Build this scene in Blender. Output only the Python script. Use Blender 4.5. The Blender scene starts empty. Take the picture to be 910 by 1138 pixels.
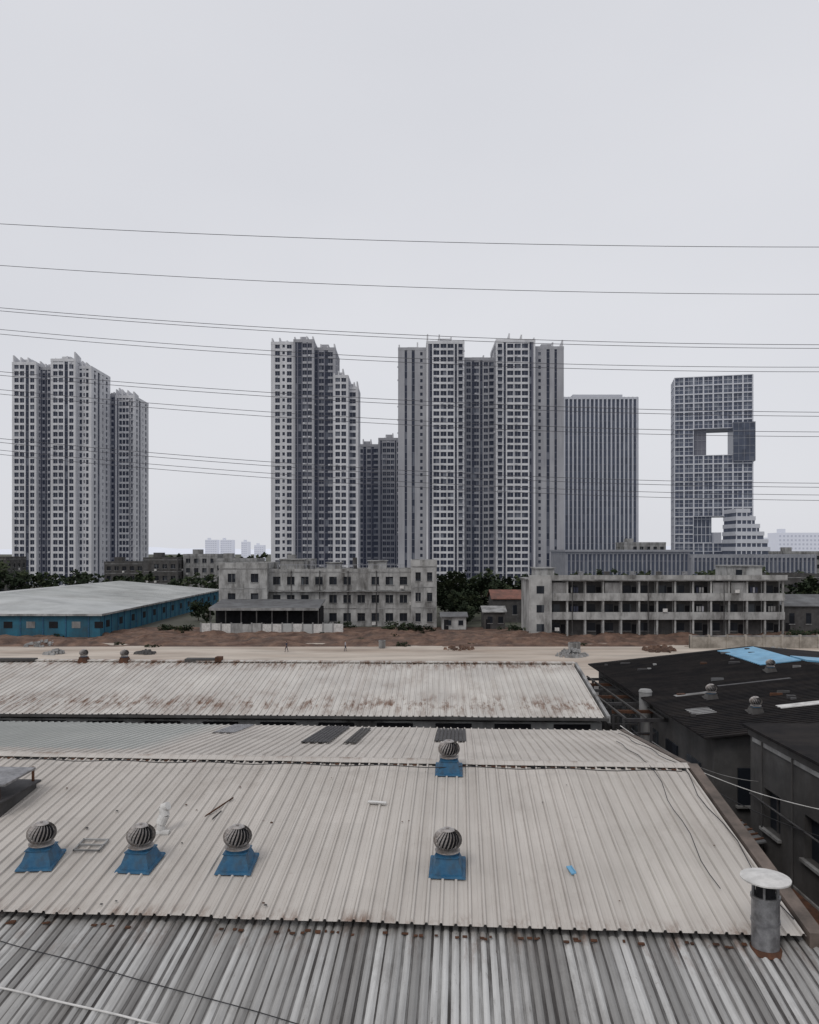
import bpy, math, random, bmesh
from mathutils import Vector, noise
random.seed(7)
S=bpy.context.scene
S.view_settings.view_transform='Standard'
try: S.view_settings.look='None'
except Exception: pass
S.view_settings.exposure=0

# ------------------------------------------------------------ materials
def M(name,c,c2=None,scale=1.0,st=(1,1,1),rough=.85,metal=0,lo=.35,hi=.65,grime=0,gs=.15,gst=(1,1,1),haze_emit=None,bump=0,spec=.3):
    m=bpy.data.materials.new(name); m.use_nodes=True
    nt=m.node_tree; N=nt.nodes; L=nt.links
    b=N['Principled BSDF']; b.inputs['Roughness'].default_value=rough; b.inputs['Metallic'].default_value=metal
    b.inputs['Specular IOR Level'].default_value=spec
    tc=N.new('ShaderNodeTexCoord')
    def nz(sc,stt,det=6):
        mp=N.new('ShaderNodeMapping'); mp.inputs['Scale'].default_value=stt
        L.new(tc.outputs['Object'],mp.inputs[0])
        n=N.new('ShaderNodeTexNoise'); n.inputs['Scale'].default_value=sc; n.inputs['Detail'].default_value=det
        n.inputs['Roughness'].default_value=.65
        L.new(mp.outputs[0],n.inputs['Vector']); return n
    def mix(f,a,bb,mode='MIX'):
        x=N.new('ShaderNodeMix'); x.data_type='RGBA'; x.blend_type=mode
        if hasattr(f,'links'): L.new(f,x.inputs['Factor'])
        else: x.inputs['Factor'].default_value=f
        for s,v in ((x.inputs['A'],a),(x.inputs['B'],bb)):
            if hasattr(v,'links'): L.new(v,s)
            else: s.default_value=(*v,1)
        return x.outputs['Result']
    def rng(o,a,bb,c_=0,d=1):
        r=N.new('ShaderNodeMapRange'); L.new(o,r.inputs[0]); r.inputs[1].default_value=a; r.inputs[2].default_value=bb
        r.inputs[3].default_value=c_; r.inputs[4].default_value=d; return r.outputs[0]
    n1=nz(scale,st)
    col=mix(rng(n1.outputs[0],lo,hi),c,c2 if c2 else tuple(x*.85 for x in c))
    if grime:
        g=nz(gs,gst,8)
        col=mix(rng(g.outputs[0],.44,.70,0,grime),col,(.045,.04,.036))
    L.new(col,b.inputs['Base Color'])
    if bump:
        bm=N.new('ShaderNodeBump'); bm.inputs['Strength'].default_value=bump; bm.inputs['Distance'].default_value=.05
        L.new(n1.outputs[0],bm.inputs['Height']); L.new(bm.outputs[0],b.inputs['Normal'])
    if haze_emit:
        b.inputs['Emission Color'].default_value=(*haze_emit,1); b.inputs['Emission Strength'].default_value=1  # distance haze painted into the material as a constant emission
    return m
def Glass(name,dark=(.010,.012,.018),light=(.16,.17,.19),cell=(1.7,1.7,3.0),haze_emit=None,thr=.84):
    m=bpy.data.materials.new(name); m.use_nodes=True
    nt=m.node_tree; N=nt.nodes; L=nt.links; b=N['Principled BSDF']; b.inputs['Roughness'].default_value=.3
    b.inputs['Specular IOR Level'].default_value=.22
    tc=N.new('ShaderNodeTexCoord'); sn=N.new('ShaderNodeVectorMath'); sn.operation='SNAP'
    ad=N.new('ShaderNodeVectorMath'); ad.operation='ADD'; ad.inputs[1].default_value=(.37,.41,.05)
    L.new(tc.outputs['Object'],ad.inputs[0]); L.new(ad.outputs[0],sn.inputs[0]); sn.inputs[1].default_value=cell
    w=N.new('ShaderNodeTexWhiteNoise'); L.new(sn.outputs[0],w.inputs['Vector'])
    r=N.new('ShaderNodeValToRGB'); L.new(w.outputs['Value'],r.inputs[0])
    e=r.color_ramp.elements; e[0].position=0; e[0].color=(*dark,1); e[1].position=1; e[1].color=(*light,1)
    k=e.new(thr); k.color=(dark[0]*2,dark[1]*2,dark[2]*2,1)
    L.new(r.outputs[0],b.inputs['Base Color'])
    if haze_emit:
        b.inputs['Emission Color'].default_value=(*haze_emit,1); b.inputs['Emission Strength'].default_value=1  # panes glow evenly to imitate distance haze
    return m
HZ=(.016,.018,.026)  # faint bluish glow, painted haze for the towers
m_tw_white=M('tower_white_render',(.62,.62,.63),(.54,.54,.55),.08,rough=.9,grime=.3,gs=.25,gst=(1,1,.12),haze_emit=HZ)
m_tw_grey=M('tower_grey_render',(.37,.37,.38),(.31,.31,.325),.08,rough=.9,grime=.3,gs=.25,gst=(1,1,.12),haze_emit=HZ)
m_tw_dark=M('tower_dark_cladding',(.15,.15,.17),(.11,.11,.13),.1,rough=.8,haze_emit=HZ)
m_tw_glass=Glass('tower_window_glass',haze_emit=(.010,.012,.020))
m_rail=M('balcony_rail',(.28,.285,.30),(.21,.215,.23),.3,haze_emit=HZ)
m_fin=M('office_fin_panel',(.50,.51,.54),(.44,.45,.48),.1,haze_emit=(.025,.028,.038))
m_off_glass=Glass('office_glass',(.025,.03,.043),(.09,.10,.12),(2.1,2.1,4),haze_emit=(.02,.023,.033))
m_conc=M('weathered_concrete',(.34,.34,.335),(.24,.24,.24),.6,grime=.8,gs=.5,gst=(1,1,.25),bump=.2)
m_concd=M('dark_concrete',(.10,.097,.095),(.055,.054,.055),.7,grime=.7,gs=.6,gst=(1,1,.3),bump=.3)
m_plaster=M('dirty_plaster',(.44,.44,.43),(.30,.30,.295),.5,grime=.85,gs=.6,gst=(1,1,.3),bump=.15)
m_win=Glass('old_window_glass',(.010,.012,.016),(.10,.11,.12),(1.3,1.3,3.4))
m_dark=M('dark_interior',(.014,.014,.017),(.008,.008,.01),1)
m_blue=M('blue_sheet_wall',(.03,.145,.215),(.02,.10,.155),.4,st=(1,1,.3),rough=.6,grime=.5,gs=.4)
m_blueroof=M('factory_roof_sheet',(.50,.51,.50),(.40,.415,.41),.12,st=(.3,1,1),rough=.6,grime=.35,gs=.12)
m_darkroof=M('shed_dark_sheet',(.16,.165,.17),(.10,.10,.105),.4,grime=.5,gs=.5)
m_black=M('tarred_roof',(.013,.0125,.014),(.030,.026,.025),.5,st=(1,2.5,1),rough=.95,lo=.4,hi=.7,spec=.1,grime=.2,gs=2)
m_panelblue=M('blue_roof_sheet',(.12,.32,.50),(.19,.40,.57),1.2,rough=.5,grime=.3,gs=1)
m_rust=M('rusty_steel',(.13,.06,.035),(.06,.035,.025),3,rough=.9,metal=.2)
m_steel=M('galvanised_steel',(.36,.36,.37),(.20,.20,.21),4,rough=.45,metal=.6,grime=.6,gs=3)
m_steeld=M('dark_painted_steel',(.07,.068,.07),(.04,.038,.04),2,rough=.7)
m_blade=M('turbine_blade_steel',(.46,.44,.43),(.22,.19,.17),4,rough=.5,metal=.35,grime=.4,gs=3)
m_bluepaint=M('blue_vent_paint',(.018,.085,.17),(.035,.13,.23),4,rough=.5,grime=.7,gs=2.5)
m_whitep=M('white_paint',(.66,.65,.63),(.54,.53,.51),3,rough=.5,grime=.4,gs=2)
m_cable=M('black_cable',(.03,.03,.034),(.02,.02,.02),1,rough=.6)
m_wire=M('aluminium_conductor',(.10,.10,.12),(.08,.08,.09),1,rough=.6)
m_leafA=M('leaf_dark',(.020,.029,.018),(.032,.043,.024),.7,rough=.9,spec=.1)
m_leafB=M('leaf_light',(.040,.054,.030),(.056,.066,.036),.7,rough=.9,spec=.1)
m_bark=M('bark',(.08,.065,.05),(.05,.04,.03),3)
m_redroof=M('red_tile_roof',(.22,.10,.075),(.15,.075,.06),1.5,grime=.6,gs=.6)
m_skin=M('skin',(.42,.26,.19),None,3); m_hair=M('hair',(.015,.012,.01),None,3)
m_clothA=M('dark_clothes',(.04,.045,.07),None,3); m_clothB=M('light_shirt',(.35,.35,.38),None,3)

def RoofMat(name,c1,c2,pitch,streak=.35,rustamt=.5,rust_y=None,dirt=.35,dirtcol=(.10,.085,.07),lane=(3.2,.10,1),green=None,rib=None,wave=None,rustr=(.5,.66),u0=34,spots=.7):
    m=bpy.data.materials.new(name); m.use_nodes=True
    nt=m.node_tree; N=nt.nodes; L=nt.links; b=N['Principled BSDF']; b.inputs['Roughness'].default_value=.65
    b.inputs['Specular IOR Level'].default_value=.25
    tc=N.new('ShaderNodeTexCoord'); O=tc.outputs['Object']
    sp=N.new('ShaderNodeSeparateXYZ'); L.new(O,sp.inputs[0])
    def math_(op,a,bb=None):
        x=N.new('ShaderNodeMath'); x.operation=op
        for i,v in enumerate((a,bb)):
            if v is None: continue
            if hasattr(v,'links'): L.new(v,x.inputs[i])
            else: x.inputs[i].default_value=v
        return x.outputs[0]
    def nz(sc,stt,det=7,r=.65,off=0):
        mp=N.new('ShaderNodeMapping'); mp.inputs['Scale'].default_value=stt; mp.inputs['Location'].default_value=(off,off*2,0)
        L.new(O,mp.inputs[0]); n=N.new('ShaderNodeTexNoise'); n.inputs['Scale'].default_value=sc; n.inputs['Detail'].default_value=det
        n.inputs['Roughness'].default_value=r; L.new(mp.outputs[0],n.inputs['Vector']); return n.outputs[0]
    def rng(o,a,bb,c_=0,d=1):
        r=N.new('ShaderNodeMapRange'); L.new(o,r.inputs[0]); r.inputs[1].default_value=a; r.inputs[2].default_value=bb
        r.inputs[3].default_value=c_; r.inputs[4].default_value=d; return r.outputs[0]
    def mix(f,a,bb):
        x=N.new('ShaderNodeMix'); x.data_type='RGBA'
        if hasattr(f,'links'): L.new(f,x.inputs['Factor'])
        else: x.inputs['Factor'].default_value=f
        for s,v in ((x.inputs['A'],a),(x.inputs['B'],bb)):
            if hasattr(v,'links'): L.new(v,s)
            else: s.default_value=(*v,1)
        return x.outputs['Result']
    def wn(a,c):
        w=N.new('ShaderNodeTexWhiteNoise'); w.noise_dimensions='2D'
        cb=N.new('ShaderNodeCombineXYZ'); L.new(a,cb.inputs[0]); L.new(c,cb.inputs[1]); L.new(cb.outputs[0],w.inputs['Vector']); return w.outputs['Value']
    base=mix(rng(nz(.25,(1,1,1)),.35,.65),c1,c2)
    fl=math_('FLOOR',math_('DIVIDE',sp.outputs[0],pitch)); fy=math_('FLOOR',math_('DIVIDE',sp.outputs[1],4.3))
    base=mix(math_('MULTIPLY',wn(fl,fy),streak*.45),base,tuple(x*.5 for x in c2))
    base=mix(rng(nz(1,lane,6,.7,3),.45,.7,0,streak),base,dirtcol)
    base=mix(rng(nz(.6,(1,.5,1),9,.75,9),.54,.72,0,dirt),base,dirtcol)
    if green:
        g=math_('MULTIPLY',rng(sp.outputs[0],green[0],green[0]-1.5),rng(sp.outputs[1],green[1],green[1]+.3))
        base=mix(math_('MULTIPLY',g,.5),base,(.34,.39,.385))
    if rust_y is not None:
        rm=rng(nz(1.1,(2.2,.6,1),8,.75,17),*rustr)
        a=None
        for (yc,wd) in rust_y:
            d=math_('ABSOLUTE',math_('SUBTRACT',sp.outputs[1],yc)); k=rng(d,0,wd,1,0)
            a=k if a is None else math_('MAXIMUM',a,k)
        base=mix(math_('MULTIPLY',math_('MULTIPLY',rm,a),rustamt),base,(.14,.068,.036))
    if spots: base=mix(rng(nz(2.3,(1,1,1),4,.6,31),.70,.76,0,spots),base,(.12,.06,.035))
    if rib:
        p,amt=rib; fr=math_('FRACT',math_('DIVIDE',math_('ADD',sp.outputs[0],u0),p))
        d1=rng(math_('ABSOLUTE',math_('SUBTRACT',fr,.675)),.01,.05,1,0); d2=rng(math_('ABSOLUTE',math_('SUBTRACT',fr,.985)),.005,.03,.7,0)
        dd=math_('MULTIPLY',math_('MAXIMUM',d1,d2),rng(nz(1.2,(1,.3,1),5,.6,5),.35,.62,.25,1))
        base=mix(math_('MULTIPLY',dd,amt),base,(.12,.108,.10))
    if wave:
        p,amt=wave
        warp=math_('MULTIPLY',math_('SUBTRACT',nz(.5,(1,.35,1),3,.5,2),.5),.12)
        q=math_('DIVIDE',math_('ADD',math_('ADD',sp.outputs[0],u0),0.0),p); fr=math_('FRACT',math_('ADD',q,.5)); fi=math_('FLOOR',q)
        fi3=math_('FLOOR',math_('DIVIDE',q,3.0))
        base=mix(rng(wn(fi,fy),.35,1,0,.75),base,(.13,.125,.12))
        base=mix(rng(wn(fi3,math_('ADD',fy,9.0)),.4,1,0,.45),base,(.16,.15,.14))
        vm=rng(nz(1.4,(2.5,.18,1),6,.7,23),.35,.62,.35,1)
        wd=math_('ADD',math_('MULTIPLY',wn(fi,math_('ADD',fy,4.0)),.16),.06)
        k=math_('LESS_THAN',math_('ABSOLUTE',math_('SUBTRACT',fr,.5)),wd)
        base=mix(math_('MULTIPLY',math_('MULTIPLY',k,vm),amt),base,(.035,.031,.029))
        base=mix(rng(nz(3.2,(2,.5,1),8,.8,41),.60,.72,0,.8),base,(.07,.055,.045))
    L.new(base,b.inputs['Base Color'])
    bm=N.new('ShaderNodeBump'); bm.inputs['Strength'].default_value=.25; bm.inputs['Distance'].default_value=.03
    L.new(nz(1.5,(1,.4,1)),bm.inputs['Height']); L.new(bm.outputs[0],b.inputs['Normal'])
    return m

# ------------------------------------------------------------ mesh builder
class MB:
    def __init__(s): s.v=[];s.f=[];s.mi=[];s.mats=[]
    def m(s,mat):
        if mat not in s.mats: s.mats.append(mat)
        return s.mats.index(mat)
    def poly(s,pts,mat):
        b=len(s.v); s.v+= [tuple(p) for p in pts]; s.f.append(tuple(range(b,b+len(pts)))); s.mi.append(s.m(mat))
    def box(s,x0,x1,y0,y1,z0,z1,mat):
        if x0>x1:x0,x1=x1,x0
        if y0>y1:y0,y1=y1,y0
        s.hexa([(x0,y0,z0),(x1,y0,z0),(x1,y1,z0),(x0,y1,z0),(x0,y0,z1),(x1,y0,z1),(x1,y1,z1),(x0,y1,z1)],mat)
    def hexa(s,p,mat):
        b=len(s.v); s.v+=[tuple(q) for q in p]
        for q in ((0,3,2,1),(4,5,6,7),(0,1,5,4),(1,2,6,5),(2,3,7,6),(3,0,4,7)): s.f.append(tuple(b+i for i in q))
        s.mi+= [s.m(mat)]*6
    def tube(s,p0,p1,r0,r1,mat,n=12,caps=True):
        p0=Vector(p0);p1=Vector(p1); d=(p1-p0).normalized()
        a=d.orthogonal().normalized(); c=d.cross(a)
        b=len(s.v)
        for p,r in ((p0,r0),(p1,r1)):
            for i in range(n):
                t=2*math.pi*i/n; s.v.append(tuple(p+(a*math.cos(t)+c*math.sin(t))*r))
        for i in range(n):
            j=(i+1)%n; s.f.append((b+i,b+j,b+n+j,b+n+i)); s.mi.append(s.m(mat))
        if caps:
            s.f.append(tuple(b+i for i in reversed(range(n)))); s.f.append(tuple(b+n+i for i in range(n))); s.mi+= [s.m(mat)]*2
    def obj(s,name,loc=(0,0,0),rz=0,parent=None,smooth=False):
        me=bpy.data.meshes.new(name); me.from_pydata(s.v,[],s.f)
        for m in s.mats: me.materials.append(m)
        me.polygons.foreach_set('material_index',s.mi)
        if smooth: me.polygons.foreach_set('use_smooth',[True]*len(s.f))
        me.update(); o=bpy.data.objects.new(name,me); S.collection.objects.link(o)
        o.location=loc; o.rotation_euler=(0,0,rz)
        if parent: o.parent=parent
        return o
def empty(name,loc=(0,0,0),rz=0):
    o=bpy.data.objects.new(name,None); S.collection.objects.link(o); o.location=loc; o.rotation_euler=(0,0,rz); return o

# ------------------------------------------------------------ camera, world, sun
cd=bpy.data.cameras.new('camera'); cam=bpy.data.objects.new('camera',cd); S.collection.objects.link(cam); S.camera=cam
cam.location=(0,0,16); cam.rotation_euler=(math.radians(90),0,0)
cd.sensor_fit='VERTICAL'; cd.sensor_height=36; cd.sensor_width=28.8; cd.lens=27.2; cd.shift_y=.0378; cd.clip_end=12000; cd.clip_start=.1
W=bpy.data.worlds.new('World'); S.world=W; W.use_nodes=True
nt=W.node_tree; bg=nt.nodes['Background']; bg.inputs[1].default_value=.1
sk=nt.nodes.new('ShaderNodeTexSky'); sk.sky_type='NISHITA'; sk.sun_disc=False
sk.sun_elevation=math.radians(50); sk.sun_rotation=math.radians(215); sk.dust_density=4; sk.air_density=1
tc=nt.nodes.new('ShaderNodeTexCoord'); mp=nt.nodes.new('ShaderNodeMapping'); mp.inputs['Scale'].default_value=(1,1,2.2)
nz=nt.nodes.new('ShaderNodeTexNoise'); nz.inputs['Scale'].default_value=1.3; nz.inputs['Detail'].default_value=5; nz.inputs['Roughness'].default_value=.45
nt.links.new(tc.outputs['Generated'],mp.inputs[0]); nt.links.new(mp.outputs[0],nz.inputs['Vector'])
cr=nt.nodes.new('ShaderNodeValToRGB'); nt.links.new(nz.outputs[0],cr.inputs[0])
cr.color_ramp.elements[0].position=.3; cr.color_ramp.elements[0].color=(.68,.69,.735,1)
cr.color_ramp.elements[1].position=.7; cr.color_ramp.elements[1].color=(.755,.762,.80,1)
sc=nt.nodes.new('ShaderNodeVectorMath'); sc.operation='SCALE'; sc.inputs['Scale'].default_value=10
nt.links.new(cr.outputs[0],sc.inputs[0])
mx=nt.nodes.new('ShaderNodeMix'); mx.data_type='RGBA'; mx.inputs['Factor'].default_value=.95
nt.links.new(sk.outputs[0],mx.inputs['A']); nt.links.new(sc.outputs[0],mx.inputs['B']); nt.links.new(mx.outputs['Result'],bg.inputs[0])
sl=bpy.data.lights.new('sun','SUN'); sl.energy=.85; sl.angle=math.radians(20); sl.color=(1,.96,.91)
so=bpy.data.objects.new('sun',sl); S.collection.objects.link(so)
az=math.radians(215); el=math.radians(50)
d=Vector((math.sin(az)*math.cos(el),math.cos(az)*math.cos(el),math.sin(el)))
so.rotation_euler=d.to_track_quat('Z','Y').to_euler(); so.location=(0,0,150)

# ------------------------------------------------------------ ground
m_ground=M('ground_soil',(.10,.095,.08),(.055,.065,.04),.03,grime=.3,gs=.02)
m_yard=M('yard_concrete',(.12,.115,.11),(.07,.065,.062),.25,grime=.6,gs=.2)
m_dirt=M('bare_dirt',(.52,.46,.395),(.37,.30,.245),.09,st=(.35,1.4,1),lo=.42,hi=.66,grime=.4,gs=.25,gst=(.3,1.5,1))
m_earth=M('red_earth',(.085,.050,.037),(.20,.125,.09),.4,lo=.40,hi=.66,bump=.6,grime=.6,gs=.3)
g=MB(); g.poly([(-6000,-300,0),(6000,-300,0),(6000,9000,0),(-6000,9000,0)],m_ground); g.obj('ground')
g=MB(); g.poly([(-120,4,.004),(70,4,.004),(70,92,.004),(-120,92,.004)],m_yard); g.obj('yard_pavement')
g=MB(); g.poly([(-220,92,.004),(200,92,.004),(200,134,.004),(-220,134,.004)],m_dirt); g.obj('dirt_road')
g=MB(); g.poly([(-220,134,.006),(200,134,.006),(200,162,.006),(-220,162,.006)],m_earth); g.obj('earth_ground')
def mound(name,X0,X1,Y0,Y1,nx,ny,amp,seed,mat):
    g=MB()
    for j in range(ny+1):
        for i in range(nx+1):
            x=X0+(X1-X0)*i/nx; y=Y0+(Y1-Y0)*j/ny
            h=noise.fractal(Vector((x*.11,y*.25,seed)),.9,2.1,5)*amp+.35+.25*noise.noise(Vector((x*.9,y*.9,1)))
            h*=min(1,j/4,(ny-j)/4,i/5,(nx-i)/5)
            g.v.append((x,y,max(-.05,h)))
    mi=g.m(mat)
    for j in range(ny):
        for i in range(nx):
            a=j*(nx+1)+i; g.f.append((a,a+1,a+nx+2,a+nx+1)); g.mi.append(mi)
    g.obj(name)
mound('earth_mound',-120,120,129,152,440,30,1.0,3,m_earth)
m_hill=M('hazy_hill',(.25,.27,.31),None,.002,haze_emit=(.46,.47,.52))  # haze painted on: emission close to the sky tone
g=MB(); n=160; pv=None
for i in range(n+1):
    x=-4200+8400*i/n; z=14+34*max(0,noise.fractal(Vector((x*.0012,2,0)),1,2,4)+.35)
    cur=((x,3400,0),(x,3700,z),(x,4300,0))
    if pv: g.poly([pv[0],cur[0],cur[1],pv[1]],m_hill); g.poly([pv[1],cur[1],cur[2],pv[2]],m_hill)
    pv=cur
g.obj('distant_hills')

# ------------------------------------------------------------ towers
def T(rect,side):
    x0,x1,y0,y1=rect
    if side=='F': return (x1-x0),lambda a,b,w0,w1:(x0+a,x0+b,y0-w1,y0-w0)
    if side=='R': return (y1-y0),lambda a,b,w0,w1:(x1+w0,x1+w1,y0+a,y0+b)
    if side=='B': return (x1-x0),lambda a,b,w0,w1:(x1-b,x1-a,y1+w0,y1+w1)
    return (y1-y0),lambda a,b,w0,w1:(x0-w1,x0-w0,y1-b,y1-a)
def facade(mb,rect,side,z0,z1,spec,wall,fh=3.0,rail=None,dep=.5):
    Lh,tf=T(rect,side)
    tot=sum(w for _,w in spec); k=Lh/tot; u=0
    nf=int((z1-z0)/fh)
    for kind,w in spec:
        w*=k; a,b=u,u+w; u=b
        if kind=='P': mb.box(*tf(a,b,-.05,dep),z0,z1,wall); continue
        if kind=='G': mb.box(*tf(a,b,-.05,dep*.8),z0,z1,m_tw_dark); continue
        if kind=='D':
            for f in range(nf+1):
                z=z0+f*fh; mb.box(*tf(a,b,-.05,dep*.3),z-.12,z+.12,m_tw_dark)
            continue
        for f in range(nf+1):
            z=z0+f*fh
            if z+.9>z1:
                mb.box(*tf(a,b,-.05,dep-.03),z-.3,z1,wall); continue
            if kind=='w':
                mb.box(*tf(a,b,-.05,dep-.03),z-.25,z+.75,wall)
                if w>1.6: mb.box(*tf((a+b)/2-.05,(a+b)/2+.05,-.05,.1),z+.75,z+fh-.25,m_rail)
                if random.random()<.14: mb.box(*tf(a+.2,a+1.0,dep-.03,dep+.4),z+.05,z+.65,m_tw_white)
            elif kind=='n':
                mb.box(*tf(a,b,-.05,dep-.03),z-.35,z+1.2,wall)
            elif kind=='b':
                mb.box(*tf(a,b,-.05,1.35),z-.12,z+.12,wall)
                mb.box(*tf(a+.05,b-.05,1.2,1.3),z+.12,z+.85,rail or m_rail)
def block(mb,x0,x1,y0,y1,z1,spec,side,wall,fh=3.0,z0=0,crown=True,seed=0,glass=None,swall=None):
    rnd=random.Random(seed+int(x0*10))
    rect=(x0,x1,y0,y1)
    mb.box(x0,x1,y0,y1,z0,z1,glass or m_tw_glass)
    for s,sp in (('F',spec),('R',side),('L',side),('B',side)): facade(mb,rect,s,z0,z1,sp,wall if s in 'FB' else (swall or wall),fh)
    for cx in (x0,x1):
        for cy in (y0,y1):
            mb.box(cx-.51 if cx==x0 else cx-.3,cx+.3 if cx==x0 else cx+.51,cy-.51 if cy==y0 else cy-.3,cy+.3 if cy==y0 else cy+.51,z0,z1+.02,wall)
    mb.box(x0-.55,x1+.55,y0-.55,y0-.2,z1,z1+1.3,wall); mb.box(x0-.55,x1+.55,y1+.2,y1+.55,z1,z1+1.3,wall)
    mb.box(x0-.55,x0-.2,y0-.2,y1+.2,z1,z1+1.3,wall); mb.box(x1+.2,x1+.55,y0-.2,y1+.2,z1,z1+1.3,wall)
    mb.box(x0-.2,x1+.2,y0-.2,y1+.2,z1-.01,z1+.1,m_conc)
    if crown:
        w=x1-x0
        mb.box(x0+w*.3,x0+w*.68,y0+3,y0+8,z1+.1,z1+rnd.uniform(2.2,3.6),wall)
        for t in (.0,.33,.66,1.0):
            if rnd.random()<.85:
                xx=x0+t*w; hh=rnd.uniform(1.8,4.4)
                mb.hexa([(xx-.3,y0-.1,z1+.1),(xx+.3,y0-.1,z1+.1),(xx+.3,y0+6,z1+.1),(xx-.3,y0+6,z1+.1),
                         (xx-.3,y0-.1,z1+hh),(xx+.3,y0-.1,z1+hh),(xx+.3,y0+6,z1+hh*.7),(xx-.3,y0+6,z1+hh*.7)],m_tw_white)
grey=[('P',1.2),('w',1.9),('P',1.0),('n',1.0),('P',.8),('w',1.9),('P',1.2)]
greyv=[('P',2.0),('D',.9),('P',1.7),('D',1.1),('P',2.0),('n',.9),('P',1.6)]
frame=[('G',.9),('D',.8),('P',.45),('w',2.2),('P',.4),('w',2.2),('P',.4),('w',2.2),('P',.45),('D',.8),('P',.5),('b',1.8)]
frameR=frame[::-1]
lefttw=[('P',.5),('w',2.0),('P',.4),('w',2.0),('P',.6),('D',1.5),('P',.5),('w',1.9),('P',.4)]
dark=[('D',1.0),('G',.5),('w',1.5),('G',.4),('D',1.0),('P',.4),('w',1.5),('G',.5),('D',.8),('b',2.0)]
side=[('P',1.6),('w',1.6),('P',1.2),('D',1.8),('P',1.6),('n',1.0),('P',1.8),('w',1.6),('P',1.6)]
b=MB()
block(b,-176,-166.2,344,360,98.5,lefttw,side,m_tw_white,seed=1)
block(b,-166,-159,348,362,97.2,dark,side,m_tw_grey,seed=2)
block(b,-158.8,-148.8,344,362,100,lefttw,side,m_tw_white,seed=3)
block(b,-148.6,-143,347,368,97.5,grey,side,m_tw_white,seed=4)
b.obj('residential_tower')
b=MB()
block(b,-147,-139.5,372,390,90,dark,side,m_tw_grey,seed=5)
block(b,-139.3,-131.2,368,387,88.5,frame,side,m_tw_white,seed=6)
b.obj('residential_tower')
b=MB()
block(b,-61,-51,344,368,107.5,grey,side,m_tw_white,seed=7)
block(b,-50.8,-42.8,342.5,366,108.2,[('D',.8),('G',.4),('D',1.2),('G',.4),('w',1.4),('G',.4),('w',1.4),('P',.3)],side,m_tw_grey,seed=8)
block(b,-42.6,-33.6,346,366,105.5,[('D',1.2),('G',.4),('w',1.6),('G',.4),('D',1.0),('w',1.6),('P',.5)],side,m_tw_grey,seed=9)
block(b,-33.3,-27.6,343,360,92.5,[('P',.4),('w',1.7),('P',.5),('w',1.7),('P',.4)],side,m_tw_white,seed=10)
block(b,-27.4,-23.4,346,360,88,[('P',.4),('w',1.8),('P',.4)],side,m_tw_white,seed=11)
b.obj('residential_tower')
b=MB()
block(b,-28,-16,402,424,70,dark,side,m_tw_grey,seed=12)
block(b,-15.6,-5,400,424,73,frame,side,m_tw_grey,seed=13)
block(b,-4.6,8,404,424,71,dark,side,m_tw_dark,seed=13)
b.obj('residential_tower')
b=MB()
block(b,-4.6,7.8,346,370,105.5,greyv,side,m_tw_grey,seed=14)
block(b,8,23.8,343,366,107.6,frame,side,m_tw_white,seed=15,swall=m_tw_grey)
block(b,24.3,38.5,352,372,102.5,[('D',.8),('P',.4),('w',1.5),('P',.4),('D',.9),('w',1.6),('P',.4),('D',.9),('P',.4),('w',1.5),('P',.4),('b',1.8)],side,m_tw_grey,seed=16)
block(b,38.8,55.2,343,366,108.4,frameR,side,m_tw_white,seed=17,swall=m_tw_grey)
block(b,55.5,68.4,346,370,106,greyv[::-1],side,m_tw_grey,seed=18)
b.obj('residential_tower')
def finblock(mb,x0,x1,y0,y1,z0,z1,pitch,fw,fd,glass,fin,floor=4.0):
    mb.box(x0,x1,y0,y1,z0,z1,glass)
    for s in 'FRBL':
        Lh,tf=T((x0,x1,y0,y1),s); n=int(Lh/pitch); p=Lh/n
        for i in range(n+1): mb.box(*tf(i*p-fw/2,i*p+fw/2,-.05,fd),z0,z1+.4,fin)
        z=z0+floor
        while z<z1-1: mb.box(*tf(0,Lh,-.05,.12),z-.2,z+.2,m_tw_dark); z+=floor
        mb.box(*tf(.05,Lh-.05,-.05,fd-.1),z1-.9,z1+.3,fin)
b=MB(); finblock(b,86,126.2,430,462,0,101,2.25,.75,1.0,m_off_glass,m_fin)
b.box(92,120,436,455,101,104,m_fin)
b.obj('office_block',)
m_gridf=M('grid_white_frame',(.56,.57,.60),(.48,.49,.52),.2,haze_emit=(.025,.028,.038))
m_gridg=Glass('grid_tower_glass',(.032,.038,.055),(.15,.165,.19),(1.78,1.78,2.4),haze_emit=(.02,.023,.033),thr=.7)
b=MB(); cw=5.15; ch=4.9; nc=8; nr=20; dp=17
holes=set((c,r) for c in (2,3,4,5) for r in (11,12,13))|set((c,r) for c in (2,3,4,5) for r in (1,2,3))
for c in range(nc):
    for r in range(nr):
        if (c,r) in holes: continue
        x=c*cw; z=15.5+r*ch
        b.box(x+.01,x+cw-.01,.7,dp-.7,z+.01,z+ch-.01,m_gridg)
        for yy in ((0,.75),(dp-.75,dp)):
            b.box(x,x+.38,yy[0],yy[1],z,z+ch,m_gridf); b.box(x+cw-.38,x+cw,yy[0],yy[1],z,z+ch,m_gridf)
            b.box(x+.38,x+cw-.38,yy[0],yy[1],z,z+.34,m_gridf); b.box(x+.38,x+cw-.38,yy[0],yy[1],z+ch-.34,z+ch,m_gridf)
        b.box(x+cw/2-.09,x+cw/2+.09,.45,.75,z+.34,z+ch-.34,m_gridf); b.box(x+.38,x+cw-.38,.48,.75,z+ch/2-.09,z+ch/2+.09,m_gridf)
for r in range(nr):
    z=15.5+r*ch
    for xx in (-.25,nc*cw+.02):
        b.box(xx,xx+.23,0,dp,z-.2,z+.25,m_gridf)
        for k in range(4): b.box(xx,xx+.23,k*dp/3-.25 if k else 0,k*dp/3+.25 if k<3 else dp,z+.25,z+ch-.2,m_gridf)
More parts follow.
